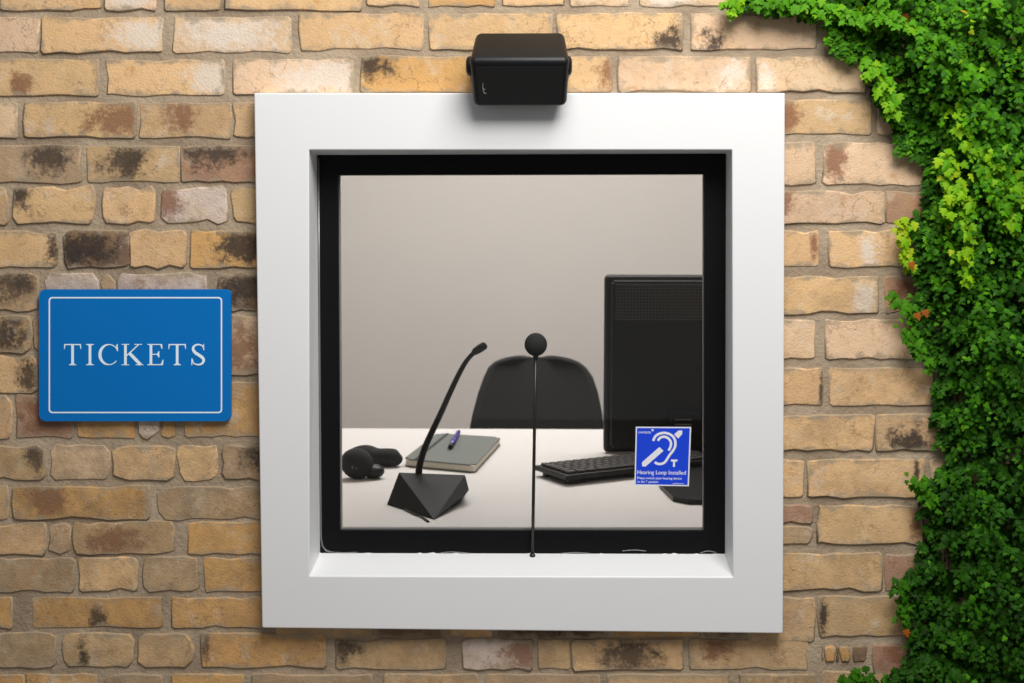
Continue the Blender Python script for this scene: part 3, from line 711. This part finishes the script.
a, b = [Vector((p.x, p.y, DZ + NH + 0.0066)) for p in (atz(450, 450, DZ + NH), atz(458.5, 434.5, DZ + NH))]
pen = thing('pen', 'short violet pen with a dark tip lying on the grey notebook', 'pen', tuple(lerp(a, b, .5)))
bm = bmesh.new(); add_tube(bm, [lerp(a, b, .12), lerp(a, b, .5), lerp(a, b, 1)], [0.0060, 0.0064, 0.0056], 12); bm_obj('barrel', bm, M['pen'], pen)
bm = bmesh.new(); add_tube(bm, [a, lerp(a, b, .13)], [0.0050, 0.0062], 12); bm_obj('tip', bm, M['black'], pen)
bm = bmesh.new(); add_box(bm, lerp(a, b, .7) + Vector((0, 0, 0.0075)), (0.003, 0.075, 0.0015), Matrix.Rotation(math.atan2(-(b - a).x, (b - a).y), 3, 'Z')); bm_obj('clip', bm, M['pen'], pen)

# ------------------------------------------------------------------ folded headset at the end of the desk
hp = atz(360, 482, DZ)
hs = thing('headset', 'black folded headset lying on the white desk beside the notebook', 'headset', (hp.x, hp.y, DZ))
def above(px, py, Y, r): p = at(px, py, Y); p.z = max(p.z, DZ + r); return p
yb = hp.y + 0.20
bm = bmesh.new()
pl = [(346, 453), (354, 451), (366, 450.5), (377, 452), (386, 453), (394, 452.5), (400, 454)]
rr = [0.006, 0.018, 0.022, 0.0195, 0.021, 0.020, 0.009]
pp = [at(x, y, yb + 0.02 * math.sin(i)) for i, (x, y) in enumerate(pl)]
zlo = DZ + 0.0005
sp = spline(pp, 5); rs = [p.x for p in spline([(r, 0, 0) for r in rr], 5)]
for i, p in enumerate(sp): p.z = zlo + max(rs[i], 0.019 * 0.9)
add_tube(bm, sp, rs, 18); bm_obj('headband', bm, M['foam'], hs)
yf = hp.y + 0.035
bm = bmesh.new(); e = at(358, 465, yf); add_ball(bm, (e.x - 0.002, yf, DZ + 0.0345), 0.037, sx=1.0, sy=0.8, sz=0.93, mtx=Matrix.Rotation(0.35, 3, 'Y'))
bm_obj('ear_cup', bm, M['foam'], hs)
bm = bmesh.new(); e = at(373, 469, yf); add_ball(bm, (e.x, yf + 0.005, DZ + 0.0165), 0.024, sx=1.05, sy=1.0, sz=0.68); bm_obj('ear_pad', bm, M['black'], hs)
for dx in (-0.004, 0.004):
    bm = bmesh.new(); e = at(356, 467, yf); add_tube(bm, [(e.x + dx, yf - 0.0285, DZ + 0.028), (e.x + dx, yf - 0.0278, DZ + 0.037)], 0.0009, 6); bm_obj('glint_bar', bm, M['silver'], hs)  # thin silver bars standing in for two glints on the cup

# ------------------------------------------------------------------ monitor (rear side towards the window)
my = 0.93
mo_bl = at(603.5, 453, my); mo_tl = at(608, 275, my)
MW = 0.60; MH = (mo_tl - mo_bl).z
mn = thing('computer_monitor', 'large black monitor seen from behind, standing on the desk by the keyboard', 'monitor', (mo_bl.x + MW / 2, my, DZ))
TL_ = math.radians(-4)
bm = bmesh.new(); add_box(bm, (mo_bl.x + MW / 2, my + 0.02, (mo_bl.z + mo_tl.z) / 2), (MW, 0.030, MH), bev=0.010, seg=3); bm_obj('bezel', bm, M['black'], mn)
bm = bmesh.new(); b2 = bmesh.new(); bmesh.ops.create_cube(b2, size=1)
for v_ in b2.verts:
    k = 1.0 if v_.co.y > 0 else 0.975
    v_.co = Vector((v_.co.x * (MW - 0.026) * k, v_.co.y * 0.024, v_.co.z * (MH - 0.022) * k))
bmesh.ops.bevel(b2, geom=list(b2.edges), offset=0.005, segments=2, affect='EDGES')
for v_ in b2.verts: v_.co += Vector((mo_bl.x + MW / 2, my - 0.004, (mo_bl.z + mo_tl.z) / 2))
join(bm, b2); back = bm_obj('back_cover', bm, M['black'], mn)
# vent grid near the top
bm = bmesh.new(); zt = mo_tl.z - 0.024; x0 = mo_bl.x + 0.028
for k in range(12): add_box(bm, (x0 + 0.27, my - 0.0172, zt - k * 0.0074), (0.54, 0.0024, 0.0032))
for k in range(70): add_box(bm, (x0 + k * 0.0078, my - 0.0166, zt - 0.0407), (0.0026, 0.002, 0.084))
o = bm_obj('vent_grille', bm, M['vent'], back); o['kind'] = 'stuff'
# mount and stand
hx = at(690, 425, my - 0.03)
bm = bmesh.new(); add_box(bm, (hx.x + 0.06, my - 0.032, hx.z + 0.002), (0.22, 0.034, 0.066), bev=0.006); hb = bm_obj('mount_box', bm, M['blackgloss'], mn)
for dz in (0.016, 0.004):
    bm = bmesh.new(); add_box(bm, (hx.x - 0.018, my - 0.0495, hx.z + dz), (0.040, 0.002, 0.0022)); bm_obj('grey_strip', bm, M['gasket'], hb)  # two thin grey strips across the mount box
bm = bmesh.new(); add_box(bm, (hx.x + 0.09, my - 0.045, (DZ + hx.z) / 2), (0.09, 0.03, hx.z - DZ), bev=0.006); bm_obj('stand_neck', bm, M['black'], mn)
f0 = atz(660, 484, DZ + 0.011); f1 = atz(673, 496.5, DZ + 0.011); f2 = atz(688, 499.5, DZ + 0.011)
cxs = hx.x + 0.09; ftp = [f0 + Vector((0.0, 0.10, 0)), f0, f1, f2]; 
poly = ftp + [Vector((2 * cxs - p.x, p.y, p.z)) for p in ftp[::-1]] + [Vector((cxs + 0.12, my, DZ + 0.011)), Vector((cxs - 0.12, my, DZ + 0.011))]
bm = bmesh.new(); add_prism(bm, [Vector((p.x, p.y, DZ + 0.0005)) for p in poly], (0, 0, 0.0105)); bm_obj('stand_base', bm, M['black'], mn)

# ------------------------------------------------------------------ keyboard
KB = 0.0125
fl = atz(566, 481, DZ + KB); fr = atz(704, 465.5, DZ + KB)
ux = (fr - fl); ux.z = 0; ux.normalize(); uy = Vector((-ux.y, ux.x, 0))
KW, KD, KT = 0.43, 0.138, 0.012
kb = thing('keyboard', 'black computer keyboard lying on the desk in front of the monitor', 'keyboard', (fl.x, fl.y, DZ))
R3 = Matrix((ux, uy, Vector((0, 0, 1)))).transposed()
def kp(u, v_, z): return Vector((fl.x, fl.y, 0)) + ux * u + uy * v_ + Vector((0, 0, DZ + z))
bm = bmesh.new(); add_box(bm, kp(KW / 2, KD / 2, KB + KT / 2), (KW, KD, KT), R3, bev=0.003); bm_obj('body', bm, M['black'], kb)
bm = bmesh.new()
for r in range(6):
    x = 0.012
    wds = {0: [0.0165] * 20, 5: [0.022] * 3 + [0.105] + [0.022] * 4 + [0.0165] * 6}.get(r, [0.0165] * 21)
    if 0 < r < 5: wds = [0.018 + 0.005 * (r % 3)] + [0.0165] * 17 + [0.020]
    for w_ in wds:
        if x + w_ > KW - 0.010: break
        add_box(bm, kp(x + w_ / 2, KD - 0.017 - r * 0.0205, KB + KT + 0.003), (w_, 0.0165, 0.0055), R3, bev=0.0018, seg=1); x += w_ + 0.0040
    
o = bm_obj('keys', bm, M['keys'], kb); o['kind'] = 'stuff'
for u in (0.03, 0.19):
    for v_ in (0.02, KD - 0.02):
        bm = bmesh.new(); add_box(bm, kp(u, v_, KB / 2 + 0.0002), (0.03, 0.012, KB), R3); bm_obj('foot', bm, M['black'], kb)

# ------------------------------------------------------------------ climbing ivy
BND = [(-400, 900), (-140, 850), (-60, 790), (-20, 738), (0, 724), (8, 738), (9, 795), (20, 814), (50, 832), (60, 862), (95, 868), (130, 886), (150, 898), (160, 920), (185, 922), (205, 913), (218, 905), (240, 898), (262, 898), (274, 912), (284, 916), (296, 905), (310, 905), (325, 906), (345, 916), (362, 930), (400, 928), (415, 926), (425, 936), (445, 934), (460, 940), (472, 926), (480, 916), (500, 918), (520, 918), (545, 914), (575, 902), (620, 899), (650, 903), (664, 896), (672, 880), (690, 845), (760, 830), (960, 850)]
def bnd(y):
    ys_ = [b[0] for b in BND]; xs_ = [b[1] for b in BND]; return float(np.interp(y, ys_, xs_))
ivy = thing('climbing_ivy', 'dense bright green ivy climbing over the brick wall', 'ivy', tuple(at(960, 683, 0)))
LO = np.array([(0, 0), (-.30, -.08), (-.52, .12), (-.33, .27), (-.55, .50), (-.22, .56), (-.20, .78), (0, 1.05), (.20, .78), (.22, .56), (.55, .50), (.33, .27), (.52, .12), (.30, -.08)])
def leaf_verts(fold):
    pts = [(x, y, -fold * abs(x) - 0.18 * max(0, y - 0.4) ** 2) for x, y in LO]
    return np.array(pts + [(0, 0.38, 0.05)])
NV = len(LO) + 1; LF = [(i, (i + 1) % (NV - 1), NV - 1) for i in range(NV - 1)]
LV = leaf_verts(0.25)
leaves = []     # (pos, size, matrix 3x3, tone)
def basis(tip, nrm):
    y = np.array(tip) / np.linalg.norm(tip); z = np.array(nrm) - y * np.dot(nrm, y); z /= np.linalg.norm(z); x = np.cross(y, z)
    return np.stack([x, y, z], 1)
def clump(x, y):     # smooth outward relief of the foliage
    return 0.5 + 0.20 * math.sin(x * 0.060 + 1.3 * math.sin(y * 0.031)) + 0.30 * math.sin(y * 0.19 + 1.6 * math.sin(x * 0.047 + y * 0.012) + 0.9 * math.sin(x * 0.11))
def spray(px, py, tone, L, outd, droop, sz, nleaf, lat=None):
    p = np.array(at(px, py, -outd))
    a = rng.normal(0, 0.6) if lat is None else lat
    d = np.array([math.sin(a), -0.9, 0.25]); d /= np.linalg.norm(d)
    step = L / nleaf
    for k in range(nleaf):
        d = d + np.array([0, 0.10, -droop]); d /= np.linalg.norm(d)
        p = p + d * step
        if p[1] > -0.012: p[1] = -0.012
        s = sz * rng.uniform(0.7, 1.25) * (1 - 0.35 * k / nleaf)
        side = (1 if k % 2 else -1) * rng.uniform(0.3, 1.1)
        tip = np.array([side, -0.25 + rng.normal(0, 0.3), -0.75 + rng.normal(0, 0.35)])
        nr = np.array([rng.normal(0, 0.35), -0.8, 0.75 + rng.normal(0, 0.35)])
        leaves.append((p.copy(), s, basis(tip, nr), min(1.0, max(0.0, tone + rng.normal(0, 0.10)))))
def add_region(n, x0, x1, y0, y1, sz, base):
    for _ in range(n):
        px = rng.uniform(x0, x1); py = rng.uniform(y0, y1)
        b = bnd(py) + 5
        if px < b: continue
        edge = min(1, max(0.04, (px - max(b, bnd(py + 25), bnd(py + 50) - 6, bnd(py + 75) - 20)) / 70)); c = clump(px, py)
        if c < 0.36 + 0.10 * min(1, max(0, (py - 200) / 300)) and edge > 0.25 and rng.random() < 0.8: continue
        outd = 0.012 + edge * (0.008 + 0.085 * c ** 1.6)
        tone = base + 0.22 * (c - 0.5) + rng.normal(0, 0.08) - 0.27 * min(1, max(0, (py - 120) / 420))  # upper leaves younger; lower and recessed ones darkened, shade put into the tone
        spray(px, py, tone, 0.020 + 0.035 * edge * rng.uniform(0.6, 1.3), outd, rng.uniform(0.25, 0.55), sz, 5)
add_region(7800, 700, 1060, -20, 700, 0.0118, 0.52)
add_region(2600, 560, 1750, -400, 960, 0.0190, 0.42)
# under-layer close to the wall, coloured dark to stand in for shade in the gaps
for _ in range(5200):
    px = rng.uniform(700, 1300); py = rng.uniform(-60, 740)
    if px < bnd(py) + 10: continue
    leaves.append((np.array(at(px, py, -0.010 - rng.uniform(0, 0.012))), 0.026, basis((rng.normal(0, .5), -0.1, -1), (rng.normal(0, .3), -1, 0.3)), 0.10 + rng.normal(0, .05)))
# bright young trails
def trail(P, tone, sz, dens=1.0, out=0.085):
    sp = spline([(x, y, 0) for x, y in P], 14)
    for i, p in enumerate(sp):
        wdt = 5.5 * (1 - 0.55 * i / len(sp))
        for _ in range(max(1, int(1.2 * dens))):
            q_ = np.array(at(p.x + rng.normal(0, wdt), p.y + rng.normal(0, 4), -out - rng.uniform(0, 0.02)))
            leaves.append((q_, sz * rng.uniform(0.7, 1.2), basis((rng.normal(0, .6), -0.3, -0.9), (rng.normal(0, .3), -0.9, 0.6)), min(0.94, tone + rng.normal(0, 0.05))))
trail([(948, 150), (944, 165), (950, 190), (946, 215)], 0.82, 0.016)
trail([(958, 165), (962, 190), (966, 215), (970, 235), (966, 255), (966, 280)], 0.84, 0.015)
trail([(985, 165), (995, 190), (1008, 210), (1016, 222)], 0.80, 0.017, 2)
trail([(1000, 150), (1012, 180), (1022, 200)], 0.80, 0.017, 2)
trail([(955, 120), (980, 150), (1000, 165)], 0.78, 0.016, 2)
trail([(905, 220), (903, 240), (907, 262)], 0.90, 0.014, 2, 0.03)
trail([(870, 60), (885, 85), (895, 110)], 0.80, 0.017, 2, 0.035)
trail([(800, 0), (840, 12), (870, 20), (900, 26)], 0.74, 0.015, 3, 0.03)
trail([(880, 10), (920, 30), (950, 60), (985, 80)], 0.70, 0.016, 3, 0.07)
trail([(728, -4), (731, 4), (732, 10)], 0.80, 0.014, 1, 0.02)
trail([(755, 0), (785, 4), (800, 8)], 0.62, 0.014, 2, 0.03)
trail([(905, 325), (915, 345), (930, 365)], 0.58, 0.012, 2, 0.03)
trail([(915, 480), (925, 492), (935, 500)], 0.58, 0.012, 2, 0.03)
trail([(900, 300), (904, 306), (912, 314)], 0.62, 0.013, 1, 0.02)
trail([(846, 682), (856, 678), (868, 676)], 0.48, 0.012, 2, 0.03)
trail([(898, 580), (902, 600), (904, 622)], 0.48, 0.012, 2, 0.02)
for x, y in ((906, 630), (917, 313), (911, 262), (905, 14), (925, 310)):
    leaves.append((np.array(at(x, y, -0.06)), 0.014, basis((0.3, -0.2, -1), (0, -1, 0.3)), 1.0))
# the largest 300 in view become leaves of their own, the rest one joined foliage
def inview(l):
    p = Vector(l[0]); d = RM.transposed() @ (p - CAM); px = 512 + F * d.x / -d.z; py = 341.5 - F * d.y / -d.z
    return 0 < px < 1024 and 0 < py < 683
score = [(l[1] * (1 if l[0][1] < -0.05 else 0.3) * (1 + 6 * max(0, -l[0][1])) if inview(l) else 0) for l in leaves]
order = np.argsort(score)[::-1]; own = set(order[:300].tolist())
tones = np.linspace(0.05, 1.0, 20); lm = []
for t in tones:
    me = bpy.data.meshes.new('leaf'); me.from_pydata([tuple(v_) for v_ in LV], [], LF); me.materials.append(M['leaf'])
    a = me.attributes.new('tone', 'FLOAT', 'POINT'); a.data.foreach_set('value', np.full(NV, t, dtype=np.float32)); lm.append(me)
io = Vector(ivy.location)
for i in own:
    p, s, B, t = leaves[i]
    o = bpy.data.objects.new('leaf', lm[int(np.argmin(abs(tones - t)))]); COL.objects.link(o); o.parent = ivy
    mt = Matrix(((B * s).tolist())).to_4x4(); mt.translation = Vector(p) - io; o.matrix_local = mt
rest = [l for i, l in enumerate(leaves) if i not in own]
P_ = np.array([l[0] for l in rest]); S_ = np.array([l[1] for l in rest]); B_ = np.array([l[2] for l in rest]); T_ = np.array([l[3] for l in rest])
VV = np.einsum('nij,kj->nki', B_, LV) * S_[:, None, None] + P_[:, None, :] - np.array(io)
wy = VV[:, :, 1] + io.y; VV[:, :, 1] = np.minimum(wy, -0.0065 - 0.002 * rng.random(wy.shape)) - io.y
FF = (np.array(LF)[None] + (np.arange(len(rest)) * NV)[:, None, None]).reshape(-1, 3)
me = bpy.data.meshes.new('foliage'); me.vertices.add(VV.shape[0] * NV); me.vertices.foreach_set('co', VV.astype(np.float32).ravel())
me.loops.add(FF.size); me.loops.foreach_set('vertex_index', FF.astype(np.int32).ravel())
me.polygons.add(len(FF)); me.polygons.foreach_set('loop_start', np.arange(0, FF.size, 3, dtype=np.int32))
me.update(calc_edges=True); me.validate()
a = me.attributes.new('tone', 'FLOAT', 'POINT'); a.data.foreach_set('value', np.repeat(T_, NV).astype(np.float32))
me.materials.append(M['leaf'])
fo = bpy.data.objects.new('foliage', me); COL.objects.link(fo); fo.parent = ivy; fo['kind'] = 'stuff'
for P in ([(1010, 960), (1000, 600), (985, 300), (960, 100), (930, -200)], [(960, 960), (950, 640), (960, 400), (990, 180), (1040, -200)], [(930, 700), (945, 520), (955, 380), (945, 240), (915, 90), (850, 6)]):
    bm = bmesh.new(); sp = spline([at(x, y, -0.013) for x, y in P], 8); add_tube(bm, sp, [0.006 - 0.004 * k / len(sp) for k in range(len(sp))], 8); bm_obj('stem', bm, M['stem'], ivy)
